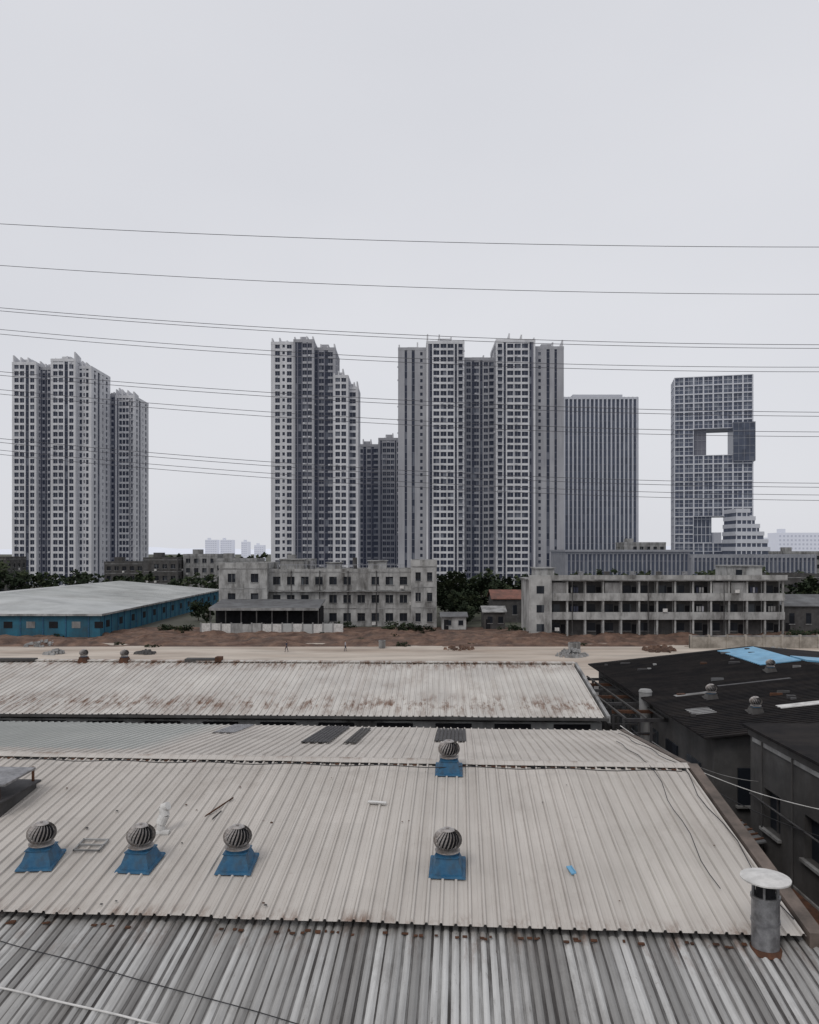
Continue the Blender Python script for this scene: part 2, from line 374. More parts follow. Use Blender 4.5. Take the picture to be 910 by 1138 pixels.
b.box(2*cw+.02,3.35*cw,2.5,dp-1,15.5+11*ch,15.5+14*ch,m_tw_dark)
for k in range(4): b.box(2*cw+k*2.2+.1,2*cw+k*2.2+.3,2.3,2.5,15.5+11*ch,15.5+14*ch,m_rail)
for k in range(3): b.box(2*cw+.1,3.3*cw,2.25,2.45,15.5+(11.7+k)*ch,15.8+(11.7+k)*ch,m_rail)
b.box(2*cw,3.9*cw,3,dp-1,15.5+1*ch,15.5+4*ch,m_off_glass)
for k in range(5): b.box(2*cw+k*2.2,2*cw+k*2.2+.3,2.8,3,15.5+1*ch,15.5+4*ch,m_gridf)
for k in range(4): b.box(2*cw,3.9*cw,2.75,2.95,15.5+(1+k*.9)*ch,15.8+(1+k*.9)*ch,m_gridf)
b.box(4*cw,5*cw,6,dp-1,15.5+1*ch,15.5+2.2*ch,m_gridf)
b.box(5.95*cw,8.2*cw,-1.6,9,15.5+10.2*ch,15.5+14.6*ch,m_off_glass)
for k in range(5): b.box(5.95*cw+k*2.85,5.95*cw+k*2.85+.15,-1.7,-1.6,15.5+10.2*ch,15.5+14.6*ch,m_rail)
for k in range(6): b.box(5.95*cw,8.2*cw,-1.72,-1.6,15.5+10.2*ch+k*4.2,15.5+10.2*ch+k*4.2+.2,m_rail)
b.box(-.1,nc*cw+.1,.1,dp-.1,0,15.5,m_off_glass)
for k in range(9): b.box(k*cw-.3,k*cw+.3,-.1,.3,0,15.5,m_gridf)
for k in range(5): b.box(k*8+2,k*8+6,4,10,15.5+nr*ch,15.5+nr*ch+.8,m_gridf)
b.obj('grid_office_tower',(149.3,436,0),-math.radians(13))
b=MB()
for i,(x1,zt) in enumerate(((17.5,18),(16.8,22),(15,26),(13,30),(11,34),(8.5,38))):
    z0=0 if i==0 else (14,18,22,26,30,34)[i]
    b.box(.3*i,x1,.6*i,18,z0,zt-.02,m_off_glass)
    b.box(.3*i-.3,x1+.3,.6*i-.4,18.3,zt-2.1,zt,m_gridf)
    for k in range(int(x1/2.6)): b.box(.3*i+k*2.6,.3*i+k*2.6+.5,.6*i-.3,.6*i+.1,z0,zt-2.1,m_gridf)
b.obj('stepped_office_building',(169.5,402,0))
b=MB(); finblock(b,61,108,300,330,0,15.6,1.6,.5,.7,m_off_glass,m_rail); finblock(b,108.5,155,296,326,0,14.2,1.6,.5,.7,m_off_glass,m_rail)
b.box(60,110,298.5,331,15.6,16.4,m_rail)
b.obj('podium_building')

# ------------------------------------------------------------ mid-distance buildings
def wallwin(mb,rect,z0,fh,nf,bay,ww,wh,sill,wall,glass,top=.9,dep=.25,skip=.08,sides='FRLB',rnd=random.Random(3)):
    x0,x1,y0,y1=rect; H=nf*fh
    mb.box(x0,x1,y0,y1,z0,z0+H,glass)
    for s in sides:
        Lh,tf=T(rect,s); n=max(1,int(Lh/bay)); p=Lh/n
        for f in range(nf):
            z=z0+f*fh
            mb.box(*tf(0,Lh,-.05,dep),z,z+sill,wall); mb.box(*tf(0,Lh,-.05,dep),z+sill+wh,z+fh,wall)
            mb.box(*tf(0,Lh,dep,dep+.06),z+fh-.18,z+fh-.02,m_conc)
            for i in range(n):
                a=i*p; m=(p-ww)/2
                if rnd.random()<skip: mb.box(*tf(a,a+p,-.05,dep),z+sill,z+sill+wh,wall); continue
                mb.box(*tf(a,a+m,-.05,dep),z+sill,z+sill+wh,wall); mb.box(*tf(a+p-m,a+p,-.05,dep),z+sill,z+sill+wh,wall)
                mb.box(*tf(a+m-.1,a+p-m+.1,dep,dep+.14),z+sill-.1,z+sill,m_conc)
                mb.box(*tf(a+p/2-.03,a+p/2+.03,-.05,.06),z+sill,z+sill+wh,m_steeld if rnd.random()<.6 else m_plaster)
                if rnd.random()<.5: mb.box(*tf(a+m,a+p-m,-.05,.06),z+sill+wh*.62,z+sill+wh*.62+.06,m_steeld)
                if rnd.random()<.14: mb.box(*tf(a+m+.1,a+m+.9,dep,dep+.4),z+sill-.8,z+sill-.2,m_whitep)
    for cx in (x0,x1):
        for cy in (y0,y1): mb.box(cx-dep-.01 if cx==x0 else cx-.1,cx+.1 if cx==x0 else cx+dep+.01,cy-dep-.01 if cy==y0 else cy-.1,cy+.1 if cy==y0 else cy+dep+.01,z0,z0+H,wall)
    zt=z0+H; e=dep+.08
    mb.box(x0-e,x1+e,y0-e,y0-e+.3,zt,zt+top,wall); mb.box(x0-e,x1+e,y1+e-.3,y1+e,zt,zt+top,wall)
    mb.box(x0-e,x0-e+.3,y0-e+.3,y1+e-.3,zt,zt+top,wall); mb.box(x1+e-.3,x1+e,y0-e+.3,y1+e-.3,zt,zt+top,wall)
    mb.box(x0-e+.3,x1+e-.3,y0-e+.3,y1+e-.3,zt-.05,zt+.08,m_concd)
b=MB()
wallwin(b,(-39.6,-30,162,176),0,4.1,3,3.3,1.6,1.8,1.2,m_plaster,m_win,top=1.2,skip=.2)
wallwin(b,(-29.6,.2,164,176),0,3.85,3,2.9,1.6,1.7,1.1,m_plaster,m_win,top=.6,skip=.15)
wallwin(b,(.6,5.4,161.5,176),0,4.25,3,2.4,1.1,1.8,1.2,m_plaster,m_win,top=1.3)
for x,w,h in ((-28,5,1.9),(-18,3,1.2),(-9,4,1.6)): b.box(x,x+w,168,173,11.6,12.1+h,m_plaster); b.box(x-.3,x+w+.3,167.7,173.3,12.1+h,12.3+h,m_conc)
for i in range(14):
    x=-28+i*2; b.box(x,x+.08,164.1,164.18,12.1,13,m_rail)
b.box(-28,-1,164.1,164.2,12.95,13.05,m_rail)
for i in range(4): b.tube((-25+i*6,163.5,0),(-25+i*6,163.5,11.8),.09,.09,m_concd,6)
b.box(-29.7,.3,163.0,163.7,7.35,7.5,m_conc)
b.tube((-12,170,12),(-12,170,14.5),.5,.5,m_concd,10); b.tube((-21.5,170,12),(-21.5,170,13.8),.8,.8,m_steel,12)
b.hexa([(-39,150,4.7),(-17.5,150,4.7),(-17.5,161.2,5.7),(-39,161.2,5.7),(-39,150,4.9),(-17.5,150,4.9),(-17.5,161.2,5.9),(-39,161.2,5.9)],m_darkroof)
b.box(-38.9,-17.6,149.9,150,4.4,4.9,m_conc)
for i in range(8): b.box(-38.8+i*3,-38.6+i*3,150.2,150.4,0,4.7,m_concd)
b.box(-38.6,-17.8,154,160.5,0,4.6,m_dark)
for i in range(5): b.box(-38+i*4,-36.3+i*4,151.5,153.2,0,1.2+.3*(i%3),random.choice([m_concd,m_steeld,m_conc]))
b.obj('factory_building')
b=MB(); x0,x1,y0,y1=22.4,69.4,143,155
b.box(x0,x1,y0+2,y1,0,10.6,m_plaster)
fh=3.5
for f in range(3):
    z=f*fh
    if f: b.box(x0,x1,y0,y0+2,z-.18,z,m_conc); b.box(x0+.02,x1-.02,y0-.02,y0+.16,z-.25,z+1.15,m_plaster)
    for i in range(15):
        x=x0+i*(x1-x0-.4)/14; b.box(x,x+.32,y0+.17,y0+.5,z,z+fh-.18,m_plaster)
    for i in range(14):
        x=x0+.9+i*(x1-x0-.4)/14
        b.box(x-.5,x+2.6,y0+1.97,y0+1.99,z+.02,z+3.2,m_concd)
        if f==0 and i%5==2: continue
        b.box(x,x+1.5,y0+1.90,y0+1.96,z+1.0,z+2.5,m_win); b.box(x-.1,x+1.6,y0+1.84,y0+1.96,z+.88,z+1.0,m_conc)
        if (i+f)%2: b.box(x+1.7,x+2.5,y0+1.92,y0+1.96,z+.02,z+2.2,m_dark)
        if random.random()<.16: b.box(x+.2,x+1.0,y0-.32,y0-.02,z+1.2,z+1.8,m_whitep)
        if f and random.random()<.3:
            for k in range(3): b.box(x+k*.5,x+k*.5+.35,y0+.6,y0+.66,z+1.2,z+2.2,random.choice([m_clothA,m_conc,m_clothB]))
        if f==2 and random.random()<.4: b.box(x-.4,x+2.5,y0+.2,y0+.26,z+1.15,z+3.1,m_conc)
b.box(x0-.3,x1+.3,y0-.4,y1+.3,10.5,10.7,m_conc); b.box(x0-.3,x1+.3,y0-.4,y0-.15,10.7,11.5,m_plaster)
b.box(x0-.35,x0+3.8,y0-.5,y0+.1,0,11.4,m_plaster)
for f in range(3): b.box(x0+1,x0+2.4,y0-.52,y0-.45,f*fh+1.1,f*fh+2.5,m_win)
for i in range(3): b.tube((30+i*14,y0-.35,0),(30+i*14,y0-.35,10.5),.08,.08,m_concd,6)
b.box(60.5,67,147,153,10.7,13,m_plaster); b.box(60.2,67.3,146.7,153.3,13,13.2,m_conc); b.box(62,63.2,146.95,147,11.3,12.4,m_win)
b.box(24,27.5,147,152,10.7,12.6,m_plaster); b.box(23.7,27.8,146.7,152.3,12.6,12.8,m_conc)
for i in range(5): b.tube((33+i*5,149,10.7),(33+i*5,149,12.0),.55,.55,random.choice([m_steel,m_concd]),12)
b.obj('dormitory_building')
b=MB(); x0,x1,y0,y1=-116,-57.2,143,232
b.box(x0,x1,y0,y1,0,4.3,m_blue)
rx=(x0+x1)/2
A=(x0-.6,y0-.6,4.35);B=(x1+.6,y0-.6,4.35);C=(x1+.6,y1+.6,4.35);D=(x0-.6,y1+.6,4.35);E=(rx,y0+22,7.0);F=(rx,y1,7.0)
b.poly([A,B,E],m_blueroof); b.poly([B,C,F,E],m_blueroof); b.poly([C,D,F],m_blueroof); b.poly([D,A,E,F],m_blueroof)
b.box(x0-.6,x1+.6,y0-.65,y0-.55,4.0,4.36,m_plaster); b.box(x1+.55,x1+.65,y0-.5,y1,4.0,4.36,m_conc)
for i in range(26):
    y=y0+2+i*3.35; b.box(x1,x1+.12,y,y+.25,0,4.0,m_bluepaint)
    if i%2==0: b.box(x1,x1+.06,y+.9,y+2.5,1.6,2.9,m_dark)
for i in range(14):
    x=x0+2+i*4.2; b.box(x,x+.2,y0-.1,y0,0,4,m_bluepaint)
    b.box(x+1.2,x+2.8,y0-.06,y0,1.7,2.9,m_dark if i%2 else m_conc)
for i in range(60):
    t=i/60; y=y0+22+(y1-y0-22)*t
    b.hexa([(rx,y,7.0),(rx,y+.12,7.0),(x1+.6,y+.12,4.35),(x1+.6,y,4.35),(rx,y,7.05),(rx,y+.12,7.05),(x1+.6,y+.12,4.40),(x1+.6,y,4.40)],m_blueroof)
b.obj('blue_factory_shed')
def hut(name,x0,x1,y0,y1,h,rise,roofm,wallm):
    b=MB(); b.box(x0,x1,y0,y1,0,h,wallm); my=(y0+y1)/2
    for s,(ya,yb) in enumerate(((y0-.4,my),(y1+.4,my))):
        b.hexa([(x0-.4,ya,h),(x1+.4,ya,h),(x1+.4,yb,h+rise),(x0-.4,yb,h+rise),(x0-.4,ya,h+.15),(x1+.4,ya,h+.15),(x1+.4,yb,h+rise+.15),(x0-.4,yb,h+rise+.15)],roofm)
    b.poly([(x0,y0,h),(x0,y1,h),(x0,my,h+rise)],wallm); b.poly([(x1,y0,h),(x1,y1,h),(x1,my,h+rise)],wallm)
    n=max(2,int((x1-x0)/3))
    for i in range(n):
        x=x0+(i+.35)*(x1-x0)/n; b.box(x,x+1,y0-.04,y0,h*.35,h*.75,m_win)
        b.box(x-.1,x+1.1,y0-.1,y0,h*.32,h*.35,m_conc)
    b.box(x0+.4,x0+1.3,y0-.05,y0,0,2,m_dark)
    b.obj(name)
hut('red_roof_house',18.5,25,172,181,5.2,1.8,m_redroof,m_concd)
hut('storage_shed',15.2,19.5,158,164,3.4,1.0,m_conc,m_concd)
hut('storage_shed',6.6,11.5,157,163,2.5,.7,m_darkroof,m_plaster)
hut('storage_shed',72.5,92,150,165,5.2,1.8,m_darkroof,m_concd)
def lowrise(x0,x1,y0,H,wall=m_conc):
    b=MB(); nf=max(2,int(H/3.3)); wallwin(b,(x0,x1,y0,y0+14),0,H/nf,nf,3,1.6,1.6,1.0,wall,m_win,top=.8)
    b.box(x0+2,x0+5,y0+4,y0+8,H,H+2.5,wall); b.obj('apartment_building')
for a in ((-96,-84,280,12.8,m_concd),(-83,-71,285,14,m_conc),(-66,-52,262,12.6,m_conc),(-50,-38,300,12,m_conc),(-168,-147,282,13,m_concd),(96,114,345,19,m_conc),(-118,-100,300,11,m_concd),(160,185,330,15,m_conc),(90,110,205,9,m_concd)):
    lowrise(*a)
m_hz=M('hazy_render',(.22,.23,.26),(.18,.19,.22),.05,haze_emit=(.36,.37,.42)); m_hzg=M('hazy_window',(.12,.13,.16),None,.1,haze_emit=(.28,.29,.34))  # far blocks and windows glow evenly in place of real air haze
for x0,x1,y,H in ((-317,-299,1200,33),(-296,-277,1210,33),(-261,-250,1200,30),(-247,-232,1230,25),(286,330,600,30),(300,320,640,27)):
    b=MB(); b.box(x0,x1,y,y+18,0,H,m_hz)
    n=int(H/3.2); c=int((x1-x0)/3)
    for f in range(n):
        for i in range(c): b.box(x0+i*3+.7,x0+i*3+2.2,y-.1,y+.02,f*3.2+1,f*3.2+2.5,m_hzg)
    b.box(x0+3,x0+7,y+3,y+9,H,H+3,m_hz); b.obj('apartment_building')
b=MB();
for i in range(14):
    x=-40+i*1.95; b.box(x,x+1.93,148.2,148.4,0,2.0+random.uniform(-.08,.08),random.choice([m_whitep,m_plaster,m_whitep,m_blueroof]))
    b.box(x-.12,x+.12,148.1,148.5,0,2.2,m_conc)
b.obj('boundary_wall')
m_tan=M('tan_wall_render',(.38,.35,.31),(.30,.27,.23),.5,grime=.5,gs=.5)
b=MB(); b.box(46,100,127,127.25,0,1.9,m_tan); b.box(46,100,126.95,127.3,1.9,2.05,m_conc)
for i in range(19): b.box(46+i*3,46.35+i*3,126.85,127.4,0,2.2,m_tan)
b.obj('boundary_wall')

# ------------------------------------------------------------ vegetation
def clump(b,r,c,cr_,per,s0,mt):
    for k in range(per):
        q=Vector((r.gauss(0,.5),r.gauss(0,.5),r.gauss(0,.42)))*cr_+c
        u=Vector((r.uniform(-1,1),r.uniform(-1,1),r.uniform(-.6,.6))).normalized(); v=u.orthogonal().normalized()
        s=s0*r.uniform(.6,1.3); u=u*s; v=v*s*.7
        b.poly([q-u-v,q+u-v,q+u+v,q-u+v],mt)
def tree_into(b,ox,oy,h,seed,leaf=.34,n=34,per=34,spread=.36):
    r=random.Random(seed)
    th=h*.38; b.tube((ox,oy,0),(ox+r.uniform(-.2,.2),oy,th),h*.028,h*.018,m_bark,7,False)
    R=h*spread
    for i in range(5):
        a=r.uniform(0,6.28); b.tube((ox,oy,th*.9),(ox+math.cos(a)*R*.7,oy+math.sin(a)*R*.7,th+h*r.uniform(.15,.4)),h*.013,h*.004,m_bark,5,False)
    ex=r.uniform(.8,1.25); lean=r.uniform(-.25,.25)
    for i in range(n):
        while True:
            p=Vector((r.uniform(-1,1),r.uniform(-1,1),r.uniform(-1,1)))
            if .25<p.length<1.05: break
        c=Vector((ox+p.x*R*ex+lean*p.z*R,oy+p.y*R,h*.60+p.z*h*.38)); mt=m_leafB if r.random()<.3 and p.z>-.1 else m_leafA
        clump(b,r,c,h*r.uniform(.06,.14),per,leaf*h/9,mt)
meshes=[]
for k in range(5):
    b=MB(); tree_into(b,0,0,9,k,n=36,per=42,leaf=.28); o=b.obj('tree',(0,0,0)); meshes.append(o.data); bpy.data.objects.remove(o)
smesh=[]
for k in range(4):
    b=MB(); r=random.Random(70+k)
    for i in range(4): b.tube((0,0,0),(r.uniform(-.8,.8),r.uniform(-.6,.6),r.uniform(.6,1.2)),.05,.02,m_bark,5,False)
    for i in range(16):
        c=Vector((r.gauss(0,1.1),r.gauss(0,.8),r.uniform(.15,1.3))); clump(b,r,c,r.uniform(.3,.6),34,.13,m_leafB if r.random()<.35 else m_leafA)
    o=b.obj('shrub'); smesh.append(o.data); bpy.data.objects.remove(o)
def put(name,x,y,s,lst):
    o=bpy.data.objects.new(name,random.choice(lst)); S.collection.objects.link(o)
    o.location=(x,y,0); o.scale=(s,s*random.uniform(.9,1.1),s*random.uniform(.85,1.1)); o.rotation_euler=(0,0,random.uniform(0,6.28)); return o
for x,y,s in ((9,196,1.0),(14,205,1.15),(19,200,1.05),(25,206,1.2),(30,198,1.0),(8.5,186,.8),(14,183,.8),(10.5,178,.7),(13.5,175,.75),(28.5,184,.8),(22,190,.95),(27,178,.7),(12.5,168,.55),(-44,168,.5),(-48,176,.55),(-43,181,.6),(74,172,1.1),(80,178,1.2),(88,172,1.1),(95,180,1.3),(-140,262,1.5),(-150,258,1.4),(-133,265,1.1),(99,168,1.1)):
    put('tree',x,y,s,meshes)
r=random.Random(8)
for x,y,s in [(-1.5,151,1.3),(.8,152,1.1),(3,150.5,1.0),(-5,153.5,.9),(-44,150,1.1),(-47,152,1.2),(20.5,150,1),(71,141,1),(75,142,1.1),(-13,160.5,.8)]+[(r.uniform(-80,75),r.uniform(128,150),r.uniform(.25,.5)) for i in range(22)]:
    put('shrub',x,y,s,smesh)
b=MB(); r=random.Random(5)
for i in range(75):
    x=-190+i*5.4+r.uniform(-2,2)
    tree_into(b,x,r.uniform(238,300),r.uniform(6.5,9.5),100+i,leaf=.5,n=20,per=18,spread=.5)
b.obj('distant_trees')
b=MB()
for i in range(90):
    x=-420+i*10+r.uniform(-3,3); tree_into(b,x,r.uniform(500,560),r.uniform(10,14),300+i,leaf=.9,n=14,per=12,spread=.6)
b.obj('distant_trees')

# ------------------------------------------------------------ main warehouse
m_r1=RoofMat('main_roof_sheet',(.55,.515,.475),(.465,.435,.40),1.0,streak=.30,rustamt=.85,rust_y=[(-8.7,.45),(.1,.3)],dirt=.36,dirtcol=(.24,.205,.175),green=(-18,1.5),rib=(.32,.55),spots=.3)
m_r0=RoofMat('old_roof_sheet',(.60,.60,.59),(.44,.435,.42),.9,streak=.45,rustamt=.8,rust_y=[(-8.9,1.2)],dirt=.5,dirtcol=(.11,.10,.09),lane=(5,.25,1),wave=(.2,.95))
m_r2=RoofMat('rear_roof_sheet',(.60,.575,.535),(.48,.455,.425),1.0,streak=.3,rustamt=.95,rust_y=[(1.8,2.2),(9.3,1.8)],dirt=.5,dirtcol=(.23,.17,.13),rib=(.34,.55),rustr=(.48,.60),u0=44)
TH=.0645
wh=empty('corrugated_roof_warehouse',(9.05,25.1,0),-TH)
def corr(name,u0,u1,vs,zf,pitch,amp,mat,parent,wave=False,jit=.006):
    b=MB(); prof=[]
    n=int((u1-u0)/pitch)
    for i in range(n):
        if wave:
            am=amp*random.uniform(.65,1.15)
            for k in range(8): prof.append((u0+(i+k/8)*pitch,am*.5*(1-math.cos(2*math.pi*k/8))))
        else:
            for t,h in ((0,0),(.36,0),(.39,.12),(.42,0),(.70,0),(.76,1),(.90,1),(.96,0)): prof.append((u0+(i+t)*pitch,h*amp))
    prof.append((u0+n*pitch,0))
    rows=[]
    for j,v in enumerate(vs):
        row=[]
        for (u,h) in prof:
            sh=int((u-u0)/(pitch*3)); jj=noise.noise(Vector((sh*7.3,v*.6,2)))*jit*2+noise.noise(Vector((u*.3,v*.3,5)))*.03
            vv=v
            if j==0: vv+=noise.noise(Vector((sh*3.7,1,2)))*.08
            row.append(len(b.v)); b.v.append((u,vv,zf(v)+h+jj))
        rows.append(row)
    k=b.m(mat)
    for j in range(len(rows)-1):
        for i in range(len(prof)-1):
            b.f.append((rows[j][i],rows[j][i+1],rows[j+1][i+1],rows[j+1][i])); b.mi.append(k)
    return b.obj(name,parent=parent)
lin=lambda a,c,n:[a+(c-a)*i/n for i in range(n+1)]
sl_=.133
corr('roof_front_slope',-34,-.05,lin(-8.75,0,12),lambda v:9+sl_*v,.32,.05,m_r1,wh)
corr('roof_back_slope',-34,-.05,lin(10.6,0,10),lambda v:9-.123*v,.32,.05,m_r1,wh)
corr('roof_old_lean_to',-34,.9,lin(-17,-8.3,12),lambda v:8.86+sl_*v-.09,.2,.06,m_r0,wh,wave=True,jit=.02)
b=MB()
for s,sl2 in ((-1,sl_),(1,.123)):
    for i in range(34):
        u=-34+i; y=.3*s; z=9-sl2*.3
        dz=random.uniform(0,.012)
        b.hexa([(u,0,9.07+dz),(u+1.02,0,9.07+dz),(u+1.02,y,z+.055+dz),(u,y,z+.055+dz),(u,0,9.085+dz),(u+1.02,0,9.085+dz),(u+1.02,y,z+.07+dz),(u,y,z+.07+dz)],m_r1)
    b.box(-34,-.05,.24*s-.01,.24*s+.01,8.9,9.02,m_dark)
b.obj('ridge_cap',parent=wh)
b=MB();
for i in range(106):
    u=-33.9+i*.32; b.box(u,u+.2,-.36,-.30,8.955,8.985+random.uniform(0,.02),m_rust if random.random()<.4 else m_dark)
b.obj('ridge_closures',parent=wh)
b=MB()
b.box(-34,-.1,-8.2,10.2,0,7.55,m_concd); b.box(-33.8,.7,-16.5,-8.2,0,6.3,m_concd)
b.hexa([(-33.5,-8.2,7.5),(-.2,-8.2,7.5),(-.2,0,7.5),(-33.5,0,7.5),(-33.5,-8.2,7.7),(-.2,-8.2,7.7),(-.2,0,8.85),(-33.5,0,8.85)],m_concd)
b.obj('walls',parent=wh)
b=MB()
def strip(y0,z0,y1,z1,x0,x1,h,mat): b.hexa([(x0,y0,z0-.5),(x1,y0,z0-.5),(x1,y1,z1-.5),(x0,y1,z1-.5),(x0,y0,z0+h),(x1,y0,z0+h),(x1,y1,z1+h),(x0,y1,z1+h)],mat)
m_verge=M('verge_concrete',(.17,.135,.115),(.085,.07,.06),1.5,grime=.6,gs=1,bump=.3)
strip(-8.8,9-sl_*8.8,0,9,-.04,.28,.10,m_verge); strip(0,9,10.6,9-.123*10.6,-.04,.18,.06,m_verge)
strip(-12.6,9-sl_*12.6-.1,-8.82,9-sl_*8.8-.1,.92,1.3,.18,m_verge)
b.box(-.04,.26,-8.8,10.5,0,7.3,m_concd)
b.box(.3,1.25,-9.1,-8.85,6.9,7.85,m_concd)
b.obj('verge_beam',parent=wh)
b=MB(); r=random.Random(12)
for i in range(110):
    u=r.uniform(-33,-.5); s=r.uniform(.03,.16); v=-8.85-r.uniform(0,.12)
    b.box(u,u+s,v,v+.07,8.86+sl_*v-.03,8.86+sl_*v-.03+r.uniform(.01,.035),m_rust)
b.obj('rust_flakes',parent=wh)
b=MB()
for u0,u1,v0,v1,mt in ((-13.6,-12.4,4.2,10.2,m_steeld),(-11.9,-11.3,4.2,9.6,m_concd),(-8.4,-7.1,5.2,9.8,m_steeld),(-18,-16.9,7,10.3,m_steel)):
    n=int((u1-u0)/.16)
    for i in range(n):
        a=u0+i*.16; b.hexa([(a,v0,9.055-.123*v0),(a+.14,v0,9.055-.123*v0),(a+.14,v1,9.055-.123*v1),(a,v1,9.055-.123*v1),
            (a+.03,v0,9.085-.123*v0),(a+.11,v0,9.085-.123*v0),(a+.11,v1,9.085-.123*v1),(a+.03,v1,9.085-.123*v1)],mt)
b.obj('patch_sheets',parent=wh)

def roofz(X,Y):
    dx,dy=X-9.05,Y-25.1; v=math.sin(TH)*dx+math.cos(TH)*dy
    if v>0: return 9-.123*v
    if v>-8.75: return 9+sl_*v
    return 8.77+sl_*v
def turbine(X,Y,s=1,z=None,rz=0,base=m_bluepaint):
    b=MB();
    b.hexa([(-.50,-.56,-.13),(.50,-.56,-.13),(.50,.50,.03),(-.50,.50,.03),(-.48,-.54,-.08),(.48,-.54,-.08),(.48,.50,.08),(-.48,.50,.08)],base)
    b.hexa([(-.43,-.46,-.10),(.43,-.46,-.10),(.43,.44,0),(-.43,.44,0),(-.30,-.31,.32),(.30,-.31,.32),(.30,.31,.32),(-.30,.31,.32)],base)
    b.box(-.33,.33,-.34,.34,.32,.35,base)
    b.tube((0,0,.35),(0,0,.42),.30,.30,m_bluepaint,20)
    b.tube((0,0,.42),(0,0,.45),.345,.345,m_blade,24)
    nb=22; R=.40
    def pt(a,t,rr):
        ph=math.radians(-48+t*112); rad=R*math.cos(ph)*rr; return (math.cos(a)*rad,math.sin(a)*rad,.72+.31*math.sin(ph)*rr)
    for i in range(nb):
        a=2*math.pi*i/nb
        for k in range(7):
            t0,t1=k/7,(k+1)/7
            tw0,tw1=a+t0*.55,a+t1*.55; w=.13
            b.poly([pt(tw0,t0,1),pt(tw1,t1,1),pt(tw1+w,t1,.92),pt(tw0+w,t0,.92)],m_blade)
    for k in range(6):
        t0,t1=k/6,(k+1)/6
        for i in range(20):
            a0,a1=2*math.pi*i/20,2*math.pi*(i+1)/20
            b.poly([pt(a0,t0,.80),pt(a1,t0,.80),pt(a1,t1,.80),pt(a0,t1,.80)],m_dark)
    b.tube((0,0,.98),(0,0,1.02),.20,.15,m_blade,20); b.tube((0,0,1.02),(0,0,1.05),.04,.04,m_blade,8)
    o=b.obj('turbine_ventilator',(X,Y,(roofz(X,Y) if z is None else z)+.09),rz); o.scale=(s*.9,s*.9,s*.9); return o
for X,Y,rz in ((-9.32,19.6,.05),(-6.75,19.45,-.12),(-4.30,19.35,-.04),(.94,19.1,-.08)): turbine(X,Y,1.0,rz=rz)
turbine(1.27,24.9,.98,rz=-.06)
b=MB()
b.tube((0,0,-.1),(0,0,.3),.11,.11,m_whitep,14); b.tube((0,0,.28),(.1,.02,.5),.14,.14,m_whitep,14); b.tube((.1,.02,.48),(.05,.05,.7),.14,.12,m_whitep,14)
b.tube((.05,.05,.68),(.2,.0,.76),.12,.11,m_whitep,14); b.tube((-.1,-.05,.02),(.25,-.05,.02),.10,.10,m_whitep,12)
b.obj('vent_pipe',(-6.75,21.0,roofz(-6.75,21)))
b=MB()
b.tube((0,0,-.2),(0,0,1.05),.28,.28,m_steel,28); b.tube((0,0,.5),(0,0,.56),.295,.295,m_steel,28); b.tube((0,0,1.0),(0,0,1.06),.298,.298,m_steel,28)
b.tube((0,0,1.062),(0,0,1.07),.25,.25,m_dark,20)
b.tube((0,0,-.12),(0,0,-.02),.36,.30,m_rust,20)
for i in range(6):
    a=i*math.pi/3; b.box(math.cos(a)*.27-.018,math.cos(a)*.27+.018,math.sin(a)*.27-.018,math.sin(a)*.27+.018,1.05,1.42,m_steel)
b.tube((0,0,1.06),(0,0,1.40),.19,.19,m_dark,16)
b.tube((0,0,1.40),(0,0,1.43),.50,.50,m_whitep,32); b.tube((0,0,1.43),(0,0,1.49),.49,.05,m_whitep,32)
b.obj('flue_chimney',(7.5,16.3,roofz(7.5,16.3)+.1))
def plank(name,X,Y,l,w,ang,mat,h=.03):
    b=MB(); b.box(-l/2,l/2,-w/2,w/2,0,h,mat); b.box(-l/2+.02,l/2-.02,-w/2-.008,-w/2+.012,h,h+.02,mat)
    o=b.obj(name,(X,Y,roofz(X,Y)+.05)); o.rotation_euler=(0.13*math.cos(ang),0.13*-math.sin(ang) if abs(ang)>.7 else 0,ang)
plank('loose_plank',-.95,22.6,.55,.14,-.25,m_whitep)
plank('loose_plank',-5.5,22.4,1.3,.025,1.15,m_rust); plank('loose_plank',-5.45,21.9,.5,.02,1.3,m_concd)
plank('blue_plastic_strip',3.95,18.9,.35,.12,1.75,m_panelblue)
b=MB();
for a in ((-.35,.35,-.3,-.26),(-.35,.35,.26,.3),(-.35,-.31,-.3,.3),(.31,.35,-.3,.3),(-.35,.35,-.02,.02)): b.box(*a,0,.04,m_conc)
o=b.obj('skylight_frame',(-8.35,20.3,roofz(-8.3,20.3)+.05)); o.rotation_euler=(.13,0,-.05)
r=random.Random(44); b=MB()
for i in range(26):
    X=r.uniform(-12,8); Y=r.uniform(17.3,25); z=roofz(X,Y)+.045; s=r.uniform(.015,.045)
    b.hexa([(X-s,Y-s*.6,z),(X+s,Y-s,z),(X+s*.8,Y+s,z),(X-s,Y+s*.7,z),(X-s*.6,Y-s*.4,z+s*.6),(X+s*.4,Y-s*.5,z+s*.7),(X+s*.5,Y+s*.4,z+s*.5),(X-s*.6,Y+s*.3,z+s*.6)],m_rust if r.random()<.5 else m_concd)
b.obj('roof_debris')
b=MB(); b.box(-1.2,1.0,-1,1,-.4,.30,m_concd); b.box(-1.3,1.1,-1.1,1.1,.30,.36,m_steeld)
for x in (-1.1,.9):
    for y in (-.9,.9): b.box(x,x+.06,y,y+.06,.36,.8,m_rust)
b.hexa([(-1.6,-1.0,.78),(1.2,-1.0,.78),(1.2,.6,.82),(-1.6,.6,.82),(-1.6,-1.0,.84),(1.2,-1.0,.84),(1.2,.6,.88),(-1.6,.6,.88)],m_steel)
b.obj('roof_hatch',(-12.6,23.0,roofz(-12.6,23.0)),-.06)

